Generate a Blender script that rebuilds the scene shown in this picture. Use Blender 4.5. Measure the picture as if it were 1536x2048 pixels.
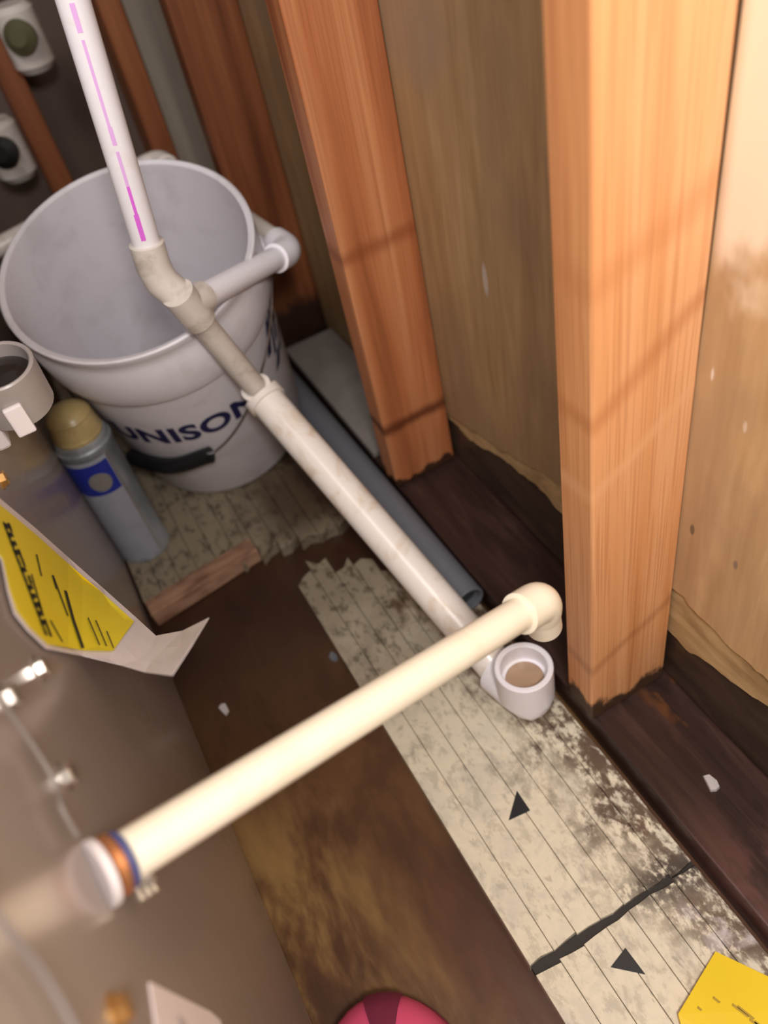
import bpy, bmesh, math, random
from mathutils import Vector, Matrix, noise
for o in list(bpy.data.objects): bpy.data.objects.remove(o, do_unlink=True)
S = bpy.context.scene
COL = S.collection
random.seed(7)

# ------------------------------------------------------------------ camera
cam_data = bpy.data.cameras.new('camera'); cam = bpy.data.objects.new('camera', cam_data); COL.objects.link(cam)
cam_data.sensor_fit = 'HORIZONTAL'; cam_data.sensor_width = 36.0; cam_data.lens = 36.0*1652.4/1536
cam_data.clip_start = 0.01
R = Matrix(((0.86819732,0.45143948,-0.20599953),(-0.46214905,0.58444701,-0.66696322),(-0.18069772,0.67425817,0.71604766)))
cam.matrix_world = Matrix.Translation((0,0,0.8)) @ R.to_4x4()
cam_data.dof.use_dof = True; cam_data.dof.focus_distance = 0.66; cam_data.dof.aperture_fstop = 5.0
S.camera = cam

# ------------------------------------------------------------------ light and exposure
W = bpy.data.worlds.new('world'); S.world = W; W.use_nodes = True
W.node_tree.nodes['Background'].inputs[0].default_value = (1.0,0.93,0.88,1)
W.node_tree.nodes['Background'].inputs[1].default_value = 0.24
def area(name, loc, target, size, power, color):
    l = bpy.data.lights.new(name,'AREA'); l.shape='DISK'; l.size=size; l.energy=power; l.color=color
    o = bpy.data.objects.new(name,l); COL.objects.link(o); o.location=loc
    o.rotation_euler = (Vector(target)-Vector(loc)).to_track_quat('-Z','Y').to_euler()
    return o
area('work_lamp', (0.02,-0.20,1.06), (0.12,0.55,0.25), 0.14, 7.4, (1.0,0.96,0.92))
area('soft_fill', (-0.55,-0.25,2.1), (0.2,0.45,0.2), 1.0, 22, (1.0,0.96,0.93))  # unseen soft fill, added to brighten wall, riser and bucket
S.view_settings.view_transform='Standard'; S.view_settings.look='None'; S.view_settings.exposure=0.0; S.view_settings.gamma=1.0
S.view_settings.use_curve_mapping=False

# ------------------------------------------------------------------ mesh helpers
def link(name, bm, mat, parent=None, smooth=False, loc=None):
    bm.normal_update()
    if smooth:
        for e in bm.edges:
            if len(e.link_faces)==2 and e.calc_face_angle(0)>.62: e.smooth=False
    me = bpy.data.meshes.new(name); bm.to_mesh(me); bm.free()
    if smooth:
        for p in me.polygons: p.use_smooth = True
    o = bpy.data.objects.new(name, me); COL.objects.link(o)
    if mat: me.materials.append(mat)
    if parent: o.parent = parent
    if loc is not None: o.location = loc
    return o
def thing(name, label, cat, loc=(0,0,0), group=None):
    o = bpy.data.objects.new(name, None); COL.objects.link(o); o.location = loc; o.empty_display_size=.05
    return tag(o,label,cat,group)
def tag(o, label, cat, group=None):
    o['label']=label; o['category']=cat
    if group: o['group']=group
    return o
def box(bm, x0,x1,y0,y1,z0,z1, bev=0.0, seg=2):
    vs=[bm.verts.new(p) for p in ((x0,y0,z0),(x1,y0,z0),(x1,y1,z0),(x0,y1,z0),(x0,y0,z1),(x1,y0,z1),(x1,y1,z1),(x0,y1,z1))]
    fs=[bm.faces.new([vs[i] for i in f]) for f in ((3,2,1,0),(4,5,6,7),(0,1,5,4),(1,2,6,5),(2,3,7,6),(3,0,4,7))]
    if bev>0:
        es=list({e for f in fs for e in f.edges})
        bmesh.ops.bevel(bm, geom=es, offset=bev, segments=seg, affect='EDGES', profile=.5)
    return bm
def frames(pts):
    pts=[Vector(p) for p in pts]; out=[]
    t0=(pts[1]-pts[0]).normalized(); u=t0.orthogonal().normalized()
    for i,p in enumerate(pts):
        if i==0: t=t0
        elif i==len(pts)-1: t=(pts[i]-pts[i-1]).normalized()
        else: t=((pts[i+1]-pts[i]).normalized()+(pts[i]-pts[i-1]).normalized()).normalized()
        u=(u-t*u.dot(t)).normalized(); out.append((p,u,t.cross(u)))
    return out
def sweep(bm, pts, radii, n=24, caps=True):
    rings=[]
    for (p,u,w),r in zip(frames(pts),radii):
        rings.append([bm.verts.new(p+r*(math.cos(2*math.pi*k/n)*u+math.sin(2*math.pi*k/n)*w)) for k in range(n)])
    for a,b in zip(rings,rings[1:]):
        for k in range(n): bm.faces.new((a[k],a[(k+1)%n],b[(k+1)%n],b[k]))
    if caps:
        bm.faces.new(rings[0][::-1]); bm.faces.new(rings[-1])
    return bm
def tube(bm, a, b, r, n=28, ch=.0008):
    a=Vector(a);b=Vector(b);d=(b-a).normalized()
    return sweep(bm,[a,a+d*ch,b-d*ch,b],[r-ch,r,r,r-ch],n)
def hollow(bm, a, b, ro, ri, n=32, depth=None, ch=.0012):
    # open-ended tube: outside wall, rim at b, inside wall down to depth, floor
    a=Vector(a);b=Vector(b);d=(b-a).normalized();L=(b-a).length
    depth = L*.9 if depth is None else depth
    return straight(bm,a,d,[(0,ro-ch),(ch,ro),(L-ch,ro),(L,ro-ch),(L,ri+ch),(L-ch,ri),(L-depth,ri)],n)
def straight(bm, a, d, prof, n=32):
    # rings (distance along d, radius) about one fixed axis
    u=d.orthogonal().normalized(); w=d.cross(u); rings=[]
    for t,r in prof: rings.append([bm.verts.new(a+d*t+r*(math.cos(2*math.pi*k/n)*u+math.sin(2*math.pi*k/n)*w)) for k in range(n)])
    for p,q in zip(rings,rings[1:]):
        for k in range(n): bm.faces.new((p[k],p[(k+1)%n],q[(k+1)%n],q[k]))
    bm.faces.new(rings[0][::-1]); bm.faces.new(rings[-1])
    return bm
def smoothpts(pts, k=8):
    P=[Vector(p) for p in pts]; P=[P[0]*2-P[1]]+P+[P[-1]*2-P[-2]]; out=[]
    for i in range(1,len(P)-2):
        for j in range(k):
            t=j/k; a,b,c,d=P[i-1:i+3]
            out.append(.5*((2*b)+(c-a)*t+(2*a-5*b+4*c-d)*t*t+(3*b-a-3*c+d)*t**3))
    out.append(P[-2]); return out
def lathe(bm, prof, n=40):
    rings=[[bm.verts.new((r*math.cos(2*math.pi*k/n),r*math.sin(2*math.pi*k/n),z)) for k in range(n)] for r,z in prof]
    for a,b in zip(rings,rings[1:]):
        for k in range(n): bm.faces.new((a[k],a[(k+1)%n],b[(k+1)%n],b[k]))
    bm.faces.new(rings[0][::-1]); bm.faces.new(rings[-1])
    return bm
def elbow_pts(a, c, b, r, k=8):
    # straight a -> near corner c, quarter bend, -> b
    a,c,b=Vector(a),Vector(c),Vector(b); da=(a-c).normalized(); db=(b-c).normalized()
    p0=c+da*r; p1=c+db*r; out=[a]
    for i in range(k+1):
        t=i/k; out.append((1-t)**2*p0+2*t*(1-t)*c+t*t*p1)
    out.append(b); return out

# ------------------------------------------------------------------ materials
class NT:
    def __init__(s, name, rough=.5, metal=0.0, spec=.5):
        s.m=bpy.data.materials.new(name); s.m.use_nodes=True; s.t=s.m.node_tree; s.b=s.t.nodes['Principled BSDF']
        s.b.inputs['Roughness'].default_value=rough; s.b.inputs['Metallic'].default_value=metal
        s.b.inputs['Specular IOR Level'].default_value=spec
    def n(s,typ,**kw):
        nd=s.t.nodes.new(typ)
        for k,v in kw.items(): setattr(nd,k,v)
        return nd
    def l(s,a,b): s.t.links.new(a,b)
    def math(s,op,a,b=None,c=None,clamp=False):
        nd=s.n('ShaderNodeMath',operation=op,use_clamp=clamp)
        for i,v in enumerate((a,b,c)):
            if v is None: continue
            if isinstance(v,(int,float)): nd.inputs[i].default_value=v
            else: s.l(v,nd.inputs[i])
        return nd.outputs[0]
    def coord(s, kind='Object', scale=(1,1,1), rand=0.0):
        if kind=='World': out=s.n('ShaderNodeNewGeometry').outputs['Position']
        else: out=s.n('ShaderNodeTexCoord').outputs[kind]
        if rand:
            r=s.n('ShaderNodeObjectInfo').outputs['Random']; v=s.n('ShaderNodeVectorMath',operation='ADD'); c=s.n('ShaderNodeCombineXYZ')
            m=s.math('MULTIPLY',r,rand)
            for i in range(3): s.l(m,c.inputs[i])
            s.l(out,v.inputs[0]); s.l(c.outputs[0],v.inputs[1]); out=v.outputs[0]
        mp=s.n('ShaderNodeMapping'); mp.inputs['Scale'].default_value=scale; s.l(out,mp.inputs['Vector']); return mp.outputs[0]
    def noise(s, vec, scale, detail=4, rough=.55, dist=0.0):
        nd=s.n('ShaderNodeTexNoise'); nd.inputs['Scale'].default_value=scale; nd.inputs['Detail'].default_value=detail
        nd.inputs['Roughness'].default_value=rough; nd.inputs['Distortion'].default_value=dist; s.l(vec,nd.inputs['Vector']); return nd.outputs['Fac']
    def ramp(s, fac, stops, interp='LINEAR'):
        nd=s.n('ShaderNodeValToRGB'); cr=nd.color_ramp; cr.interpolation=interp
        while len(cr.elements)<len(stops): cr.elements.new(.5)
        for e,(p,c) in zip(cr.elements,stops):
            e.position=p; e.color=(c,c,c,1) if isinstance(c,(int,float)) else (*c,1)
        s.l(fac,nd.inputs[0]); return nd.outputs[0]
    def mix(s, fac, a, b, mode='MIX'):
        nd=s.n('ShaderNodeMix',data_type='RGBA',blend_type=mode)
        for v,i in ((fac,0),(a,6),(b,7)):
            if isinstance(v,(int,float)): nd.inputs[i].default_value=v
            elif isinstance(v,tuple): nd.inputs[i].default_value=(*v,1)
            else: s.l(v,nd.inputs[i])
        return nd.outputs[2]
    def sep(s,vec):
        nd=s.n('ShaderNodeSeparateXYZ'); s.l(vec,nd.inputs[0]); return nd.outputs
    def smooth(s, v, lo, hi):
        nd=s.n('ShaderNodeMapRange',interpolation_type='SMOOTHSTEP'); s.l(v,nd.inputs[0])
        nd.inputs[1].default_value=lo; nd.inputs[2].default_value=hi; return nd.outputs[0]
    def color(s,c):
        if isinstance(c,tuple): s.b.inputs['Base Color'].default_value=(*c,1)
        else: s.l(c,s.b.inputs['Base Color'])
        return s
    def bump(s,h,strength=.3,dist=.002):
        nd=s.n('ShaderNodeBump'); nd.inputs['Strength'].default_value=strength; nd.inputs['Distance'].default_value=dist
        s.l(h,nd.inputs['Height']); s.l(nd.outputs[0],s.b.inputs['Normal']); return s
    def rough(s,v): s.l(v,s.b.inputs['Roughness']); return s
def lin(h):
    h=h.lstrip('#'); return tuple(((c/255)/12.92 if c/255<.04045 else ((c/255+.055)/1.055)**2.4) for c in (int(h[i:i+2],16) for i in (0,2,4)))

def plain(name, c, rough=.4, metal=0.0, mottle=.06, scale=60, bump=0.0):
    t=NT(name,rough,metal); nz=t.noise(t.coord('Object'),scale,3)
    d=tuple(x*(1-mottle*2) for x in c); t.color(t.mix(nz,d,c))
    if bump: t.bump(nz,bump,.001)
    return t.m

def fir(name, light, mid, dark, base_dark=0.05, streaks=1.0, knots=()):
    # object origin at stud base; grain runs along z
    t=NT(name,.5); v=t.coord('Object',(1,1,.045),rand=3.0)
    big=t.noise(v,26,4,.6,.6); fine=t.noise(t.coord('Object',(1,1,.012),rand=3.0),420,2,.5)
    c=t.ramp(big,[(.28,dark),(.46,mid),(.66,light)])
    c=t.mix(t.math('MULTIPLY',t.smooth(fine,.5,.62),.38*streaks),c,dark)
    obj=t.n('ShaderNodeTexCoord').outputs['Object']; xyz=t.sep(obj)
    wob=t.noise(t.coord('Object',(1,1,1),rand=1.0),18,3)
    for z0,slope,wid,kc,amt in knots:
        line=t.math('SUBTRACT',t.math('ADD',xyz[2],t.math('MULTIPLY',wob,.016)),t.math('ADD',t.math('MULTIPLY',xyz[0],slope),z0+.008))
        m=t.math('SUBTRACT',1.0,t.smooth(t.math('ABSOLUTE',line),0,wid)); c=t.mix(t.math('MULTIPLY',m,amt),c,kc)
    # soaked foot of the stud, ragged edge
    nz=t.noise(t.coord('Object',(1,1,.6),rand=1.0),45,4)
    f=t.math('SUBTRACT',1.0,t.smooth(t.math('ADD',xyz[2],t.math('MULTIPLY',t.math('SUBTRACT',nz,.5),-.06)),base_dark*.55,base_dark))
    c=t.mix(t.math('MULTIPLY',f,.93),c,lin('#1c0f08'))
    t.color(c).bump(fine,.12,.001); return t.m

M={}
M['fir_near']=fir('fir_near',lin('#e3a877'),lin('#d4935f'),lin('#a9673c'),.028,.9,
    knots=((.385,.75,.016,lin('#b06a3c'),.45),(.315,.75,.012,lin('#e2a877'),.6),(.085,.55,.012,lin('#84461f'),.32),(.49,.35,.020,lin('#bd7a4a'),.4)))
M['fir_mid']=fir('fir_mid',lin('#c08258'),lin('#a9663e'),lin('#7e4526'),.012,.6,
    knots=((.335,.0,.014,lin('#7a3c1c'),.55),(.100,.0,.014,lin('#52240d'),.85)))
M['fir_dark']=fir('fir_dark',lin('#8a5230'),lin('#733f22'),lin('#4c240e'),.09,.6)
M['fir_back']=fir('fir_back',lin('#a0623a'),lin('#8a4e2c'),lin('#5f3018'),.05,.5)
M['grey_stud']=fir('grey_stud',lin('#94897a'),lin('#80756a'),lin('#6b6054'),.05,.5)

def m_sheath(dim):
    t=NT('sheathing_face',.55); g=t.coord('World'); xyz=t.sep(g)
    gr=t.noise(t.coord('World',(1,1,.1)),60,4,.6,.3); bl=t.noise(t.coord('World',(1,1,.7)),7,4)
    c=t.ramp(gr,[(.3,lin('#b08c60')),(.55,lin('#c3a074')),(.75,lin('#d2b084'))])
    c=t.mix(t.math('MULTIPLY',t.smooth(bl,.42,.62),.5),c,lin('#a08468'))
    # cream primer smeared on the upper part, own ragged edge
    up=t.math('ADD',xyz[2],t.math('MULTIPLY',t.math('SUBTRACT',t.noise(t.coord('World',(1,1,.6)),14,4),.5),.22))
    yl=t.smooth(xyz[1],.335,.32)
    near=t.math('MULTIPLY',t.math('MULTIPLY',t.smooth(up,.50,.54),yl),.85)
    c=t.mix(near,c,lin('#f6e2c8'))
    far=t.math('MULTIPLY',t.math('MULTIPLY',t.smooth(up,.50,.54),t.smooth(xyz[1],.6,.66)),.5)
    c=t.mix(far,c,lin('#b39a86'))
    sp=t.noise(t.coord('World',(1,1,.35)),85,2); c=t.mix(t.math('MULTIPLY',t.smooth(sp,.75,.79),.7),c,lin('#6f5b4a'))
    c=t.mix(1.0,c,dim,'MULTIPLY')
    for my,mz,wy,wz,mc,amt in ((.605,.371,.006,.022,lin('#b5a9a0'),.75),(.318,.274,.003,.007,lin('#4a4038'),.7),(.272,.275,.003,.006,lin('#5d5660'),.6),(.285,.406,.0025,.007,lin('#e2d2c0'),.6),(.318,.43,.002,.008,lin('#f0e4d8'),.7)):
        dy=t.math('DIVIDE',t.math('SUBTRACT',xyz[1],my),wy); dz=t.math('DIVIDE',t.math('SUBTRACT',xyz[2],mz),wz)
        q=t.math('ADD',t.math('ADD',t.math('MULTIPLY',dy,dy),t.math('MULTIPLY',dz,dz)),t.math('MULTIPLY',gr,1.2))
        c=t.mix(t.math('MULTIPLY',t.math('SUBTRACT',1.0,t.smooth(q,.7,1.5)),amt),c,mc)
    t.color(c).bump(gr,.1,.001); return t.m
M['sheath']=m_sheath((1.0,.98,.97)); M['sheath_shaded']=m_sheath((.66,.64,.62))  # second copy carries the shade of the far bays in its colour
def m_wetboard():
    t=NT('wet_board',.42); a=t.noise(t.coord('World',(1,.25,1)),40,5,.6,.4); c=t.ramp(a,[(.3,lin('#2e211a')),(.6,lin('#47372c')),(.8,lin('#5d4a3a'))])
    t.color(c).bump(a,.2,.002); return t.m
M['wet_board']=m_wetboard()
M['torn_ply']=(lambda t:(t.color(t.ramp(t.noise(t.coord('World',(1,.3,1)),50,4,.6,.5),[(.3,lin('#8f7148')),(.55,lin('#b39468')),(.75,lin('#c4a67a'))])),t.m)[1])(NT('torn_ply',.7))
def m_plate():
    t=NT('soaked_plate',.34); a=t.noise(t.coord('World',(1,.12,1)),60,5,.6,.5); p=t.noise(t.coord('World',(1,.5,1)),26,4)
    c=t.ramp(a,[(.3,lin('#221512')),(.55,lin('#35231f')),(.8,lin('#4d3630'))])
    x=t.sep(t.coord('World'))
    o=t.math('MULTIPLY',t.math('MULTIPLY',t.smooth(p,.52,.62),t.smooth(x[0],.300,.335)),t.smooth(x[1],.40,.30)); c=t.mix(t.math('MULTIPLY',o,.85),c,lin('#7d4c1f'))
    r=t.math('MULTIPLY',t.smooth(x[1],.24,.12),t.smooth(p,.4,.55)); c=t.mix(t.math('MULTIPLY',r,.6),c,lin('#6a4540'))
    t.color(c).bump(a,.35,.002); return t.m
M['plate']=m_plate()
def m_subfloor():
    t=NT('stained_subfloor',.42); v=t.coord('World',(1,.45,1)); a=t.noise(v,13,5,.6,.25); b=t.noise(t.coord('World',(1,.2,1)),70,4); x=t.sep(t.coord('World'))
    c=t.ramp(a,[(.28,lin('#3a2414')),(.45,lin('#54361f')),(.6,lin('#6a4a2a')),(.78,lin('#80623a'))])
    # golden dry patches close to the cabinet, darker soaked wood further in
    near=t.smooth(x[1],.56,.25)
    g=t.math('MULTIPLY',t.math('MULTIPLY',near,t.smooth(a,.40,.58)),t.smooth(t.math('ADD',x[0],t.math('MULTIPLY',b,.12)),.10,-.06)); c=t.mix(t.math('MULTIPLY',g,.85),c,lin('#a3834f'))
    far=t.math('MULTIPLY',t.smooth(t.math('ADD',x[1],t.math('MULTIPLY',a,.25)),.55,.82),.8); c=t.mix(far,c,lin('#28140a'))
    rd=t.math('MULTIPLY',t.math('MULTIPLY',t.smooth(x[0],-.02,.07),t.smooth(x[1],.34,.24)),.6); c=t.mix(rd,c,lin('#4b2c22'))
    t.color(c).bump(t.math('ADD',a,b),.35,.003); return t.m
M['subfloor']=m_subfloor()
def m_tile():
    t=NT('dirty_vinyl',.45); x=t.sep(t.coord('World')); a=t.noise(t.coord('World'),22,4,.6,.5); f=t.noise(t.coord('World',(1,.6,1)),95,5,.7,.12); s=t.noise(t.coord('World',(1,.3,1)),150,2)
    c=t.ramp(a,[(.3,lin('#d0c7b4')),(.5,lin('#dfd4bc')),(.72,lin('#c4bcae'))])
    # greyer and dirtier away from the open end
    gy=t.smooth(t.math('ADD',x[1],t.math('MULTIPLY',a,.2)),.42,.78); c=t.mix(t.math('MULTIPLY',gy,.9),c,lin('#7a6d5a'))
    dark=t.math('MULTIPLY',t.smooth(f,.50,.63),t.math('ADD',.22,t.math('MULTIPLY',gy,.45))); c=t.mix(dark,c,lin('#2e2418'))
    # rusty wet dirt along the plate side
    ed=t.math('ADD',x[0],t.math('MULTIPLY',t.math('SUBTRACT',a,.5),.16))
    e1=t.math('MULTIPLY',t.smooth(ed,.15,.235),t.smooth(x[1],.86,.6)); m=t.math('MULTIPLY',e1,t.smooth(f,.38,.54)); c=t.mix(t.math('MULTIPLY',m,.9),c,lin('#4d3220'))
    # smears round the seam
    sm=t.math('SUBTRACT',1.0,t.smooth(t.math('ABSOLUTE',t.math('SUBTRACT',x[1],t.math('ADD',.165,t.math('MULTIPLY',a,.04)))),.0,.03))
    sm=t.math('MULTIPLY',t.math('MULTIPLY',sm,t.smooth(x[0],.14,.22)),t.smooth(f,.36,.5)); c=t.mix(t.math('MULTIPLY',sm,.9),c,lin('#38302c'))
    wh=t.math('MULTIPLY',t.math('MULTIPLY',t.smooth(x[0],.19,.235),t.smooth(x[1],.19,.15)),t.smooth(a,.45,.6)); c=t.mix(t.math('MULTIPLY',wh,.75),c,lin('#cfc4c4'))
    ft=t.math('MULTIPLY',t.math('MULTIPLY',t.smooth(x[1],.72,.8),t.smooth(t.math('ADD',x[0],t.math('MULTIPLY',a,.15)),.10,.2)),t.smooth(x[1],1.0,.85)); c=t.mix(t.math('MULTIPLY',ft,.85),c,lin('#3a2614'))
    c=t.mix(t.math('MULTIPLY',t.smooth(s,.68,.74),.3),c,lin('#3b3229'))
    t.color(c).bump(t.math('ADD',a,f),.2,.0015); return t.m
M['tile']=m_tile()
M['adhesive']=plain('black_adhesive',lin('#2a221d'),.6,0,.2,90,.3)
M['inlay']=plain('black_inlay',lin('#26282b'),.4,0,.1)
def m_cabinet():
    t=NT('cabinet_enamel',.2,.35); v=t.noise(t.coord('World',(1,1,.5)),9,3); c=t.mix(v,lin('#a89c96'),lin('#b4a8a1')); t.color(c)
    t.rough(t.math('ADD',.16,t.math('MULTIPLY',v,.14))); return t.m
M['cabinet']=m_cabinet()
def m_pvc(name,c,stain,amt=.3):
    t=NT(name,.28); a=t.noise(t.coord('World'),30,4,.6,.6); col=t.mix(t.math('MULTIPLY',t.smooth(a,.5,.72),amt),c,stain); t.color(col)
    t.b.inputs['Subsurface Weight'].default_value=.08; t.b.inputs['Subsurface Radius'].default_value=(.01,.008,.006); return t.m
M['pvc']=m_pvc('white_pvc',lin('#eeeaf0'),lin('#ddd2c6'),.35)
M['pvc_old']=m_pvc('aged_pvc',lin('#ece3dc'),lin('#c9ac86'),.6)
M['pvc_dirty']=m_pvc('dusty_pvc',lin('#d9d0c8'),lin('#a89c90'),.6)
M['bore']=plain('tan_bore',lin('#b99a80'),.25,0,.2,60)
M['cpvc']=m_pvc('cream_cpvc',lin('#e6dcc8'),lin('#dccdb0'),.4)
M['grey_pvc']=plain('grey_pvc',lin('#6b6d74'),.45,0,.06)
M['dark_hole']=plain('dark_hole',lin('#3b3c40'),.6)
def m_bucket():
    t=NT('milky_plastic',.4); a=t.noise(t.coord('Object'),14,4,.6,.5); t.color(t.mix(t.math('MULTIPLY',t.smooth(a,.45,.7),.35),lin('#e2dee4'),lin('#b9b3b3')))
    t.b.inputs['Subsurface Weight'].default_value=.15; t.b.inputs['Subsurface Radius'].default_value=(.02,.018,.016); return t.m
M['bucket']=m_bucket()
M['navy']=plain('navy_print',lin('#1d1c4c'),.45)
M['black_plastic']=plain('black_plastic',lin('#141418'),.35)
M['wire']=plain('steel_wire',lin('#b8b4b4'),.25,1.0)
M['zinc']=plain('zinc_plated',lin('#d9d4cc'),.25,.9)
M['brass']=plain('brass',lin('#d7a86a'),.3,.85)
M['copper']=plain('copper_ring',lin('#c98a5c'),.35,.7)
M['blue_ring']=plain('blue_ring',lin('#4b4f7c'),.4)
M['pale_ring']=plain('pale_grommet',lin('#d8cfd0'),.35)
M['socket_grey']=plain('socket_grey',lin('#a59c9a'),.35)
M['paper']=plain('label_paper',lin('#e8dfe2'),.6,0,.03)
M['yellow']=plain('yellow_print',lin('#f6e222'),.5,0,.05,12)
M['ink']=plain('black_ink',lin('#2a2412'),.5)
M['grey_ink']=plain('grey_ink',lin('#a89ca2'),.6)
M['yellow_card']=plain('yellow_card',lin('#f3cf1c'),.45,0,.08,14)
M['ochre_ink']=plain('ochre_ink',lin('#b08f1d'),.5)
def m_can():
    t=NT('scuffed_tin',.4,.35); a=t.noise(t.coord('Object',(1,1,.35)),45,4); t.color(t.ramp(a,[(.3,lin('#70757a')),(.55,lin('#8f949a')),(.75,lin('#a9adb3'))])); return t.m
M['can']=m_can()
M['can_label']=plain('grey_label',lin('#9a9ca8'),.45,.1,.15,40)
M['can_blue']=plain('blue_label',lin('#1b2a86'),.4)
M['emblem']=plain('grey_emblem',lin('#77736e'),.5)
M['amber']=plain('amber_cap',lin('#c4ad78'),.3,0,.25,50)
M['amber_dark']=plain('amber_shadow',lin('#6d5526'),.35,0,.2,50)
M['block']=(lambda t:(t.color(t.ramp(t.noise(t.coord('Object',(.4,1,1)),55,5,.6,.3),[(.3,lin('#6b4a36')),(.5,lin('#94705a')),(.75,lin('#ad8a70'))])),t.m)[1])(NT('block_wood',.7))
M['pink']=plain('pink_rubber',lin('#e0567f'),.5,0,.06,20)
M['maroon']=plain('maroon_patch',lin('#7c2a45'),.55)
M['magenta']=plain('magenta_print',lin('#e06ae0'),.5)
M['lilac']=plain('lilac_print',lin('#e6b4ee'),.5)
M['drywall']=plain('dusty_board',lin('#8f8781'),.75,0,.25,28,.3)
M['backwall']=plain('back_sheathing',lin('#6d5a50'),.6,0,.12,14)
M['cable']=plain('grey_cable',lin('#746b68'),.55)
M['chip']=plain('chip_grey',lin('#b9b2b0'),.5)
M['black_rubber']=plain('black_rubber',lin('#1f1b19'),.45)
M['olive']=plain('olive_handle',lin('#5a553c'),.45)
M['glass_dark']=plain('dark_dial',lin('#2a2422'),.12)

# ------------------------------------------------------------------ the setting
fl=bmesh.new(); box(fl,-.9,.36,-.5,1.62,-.03,0.0)
floor=link('floor',fl,M['subfloor']); floor['kind']='structure'; floor['label']='brown water stained wooden subfloor under a remaining strip of cream vinyl flooring'
def slat(x0,x1,y0,y1,z1, j0=0.0,j1=0.0):
    bm=bmesh.new(); g=.0003; z1+=random.uniform(-.0004,.0004)
    # ragged ends: three points per end
    xs=[x0+g,(x0+x1)/2,x1-g]
    a=[(x,y0+random.uniform(-j0,j0)) for x in xs]; b=[(x,y1+random.uniform(-j1,j1)) for x in xs[::-1]]
    low=[bm.verts.new((x,y,.0)) for x,y in a+b]; top=[bm.verts.new((x,y,z1)) for x,y in a+b]
    bm.faces.new(low[::-1]); f=bm.faces.new(top)
    for i in range(6): bm.faces.new((low[i],low[(i+1)%6],top[(i+1)%6],top[i]))
    bmesh.ops.bevel(bm,geom=list(f.edges),offset=.0004,segments=1,affect='EDGES')
    return link('floor_slat',bm,M['tile'],floor)
N=7; X0,X1=.078,.249
ends=[.700,.706,.690,.668,.640,.612,.575]
for i in range(N):
    a=X0+(X1-X0)*i/N; b=X0+(X1-X0)*(i+1)/N
    slat(a,b,.187-.0009*i,ends[i],.015,.0018,.014)
    slat(a,b,-.12,.176+.0004*i,.015,0,.0018)
for i in range(13):
    a=-.102+.0265*i; b=a+.0265
    slat(a,b,.788-.05*(i/12),1.49,.018,.006,0)
bm=bmesh.new(); box(bm,X0+.001,.2495,.176,.186,0,.0105); link('seam',bm,M['adhesive'],floor)
for tri in (((.156,.319),(.1555,.296),(.133,.299)),((.1545,.156),(.1555,.132),(.135,.1505))):
    bm=bmesh.new(); lo=[bm.verts.new((x,y,.012)) for x,y in tri]; hi=[bm.verts.new((x,y,.0158)) for x,y in tri]
    bm.faces.new(lo); bm.faces.new(hi[::-1])
    for i in range(3): bm.faces.new((lo[i],lo[(i+1)%3],hi[(i+1)%3],hi[i]))
    bmesh.ops.recalc_face_normals(bm,faces=bm.faces); link('inlay',bm,M['inlay'],floor)

bm=bmesh.new(); box(bm,.349,.362,-.5,1.62,-.03,1.75)
wall=link('wall_right',bm,M['wet_board']); wall['kind']='structure'; wall['label']='open stud wall with tan plywood sheathing, water damaged along its foot'
def ragged(name, y0,y1, xface, thick, zlow, zhigh, mat, amp, seed, parent):
    # vertical sheet whose lower edge is torn
    bm=bmesh.new(); n=int((y1-y0)/.006); pts=[]
    for i in range(n+1):
        y=y0+(y1-y0)*i/n
        z=zlow(y)+amp*noise.noise((y*14,seed,0))+amp*.5*noise.noise((y*48,seed,3))+amp*.25*noise.noise((y*140,seed,5))
        pts.append((y,z))
    F=[[bm.verts.new((xface,y,z)) for y,z in pts],[bm.verts.new((xface,y,zhigh)) for y,z in pts],[bm.verts.new((xface+thick,y,z)) for y,z in pts],[bm.verts.new((xface+thick,y,zhigh)) for y,z in pts]]
    for i in range(n):
        bm.faces.new((F[0][i],F[1][i],F[1][i+1],F[0][i+1])); bm.faces.new((F[2][i+1],F[3][i+1],F[3][i],F[2][i]))
        bm.faces.new((F[0][i+1],F[2][i+1],F[2][i],F[0][i]))
    return link(name,bm,mat,parent)
def top_edge(y): return .178 if y<.5 else .178-.26*(y-.5)
def low_edge(y): return .116+.09*math.exp(-((y-.30)/.03)**2)*0 + (.03*(max(0,.30-y)/.1) if y<.3 else .1*(y-.33) if y<.55 else .022-.2*(y-.55))
ragged('sheathing_panel',.336,1.6,.343,.003,top_edge,1.75,M['sheath_shaded'],.012,2,wall)
pn=ragged('sheathing_panel',-.5,.335,.343,.003,top_edge,1.75,M['sheath'],.012,2,wall)
for v in pn.data.vertices:       # cut edge leaves a widening gap beside the stud
    if v.co.z>1: v.co.y-=.020
ragged('torn_layer',-.5,1.6,.346,.003,low_edge,.24,M['torn_ply'],.011,9,wall)
bm=bmesh.new(); box(bm,.256,.3485,-.5,1.5,0,.038,.002); link('bottom_plate',bm,M['plate'],wall)
def stud(x0,x1,y0,y1,z0,z1,mat,parent,label=None):
    bm=bmesh.new(); box(bm,0,x1-x0,0,y1-y0,0,z1-z0,.0025,3)
    o=link('stud',bm,mat,parent,loc=(x0,y0,z0))
    if label: o['label']=label
    return o
near=stud(.2545,.3425,.330,.369,.0385,1.75,M['fir_near'],wall,'bright orange fir stud nearest the camera with fine vertical grain')
stud(.2540,.3425,.736,.774,.0385,1.75,M['fir_mid'],wall,'reddish fir stud in the middle with two dark knots')
stud(.2540,.3425,1.145,1.183,.0385,1.75,M['fir_dark'],wall,'dark brown stud behind the bucket')
stud(.268,.3425,1.501,1.539,.0385,1.75,M['grey_stud'],wall,'grey weathered stud in the far corner')
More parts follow.
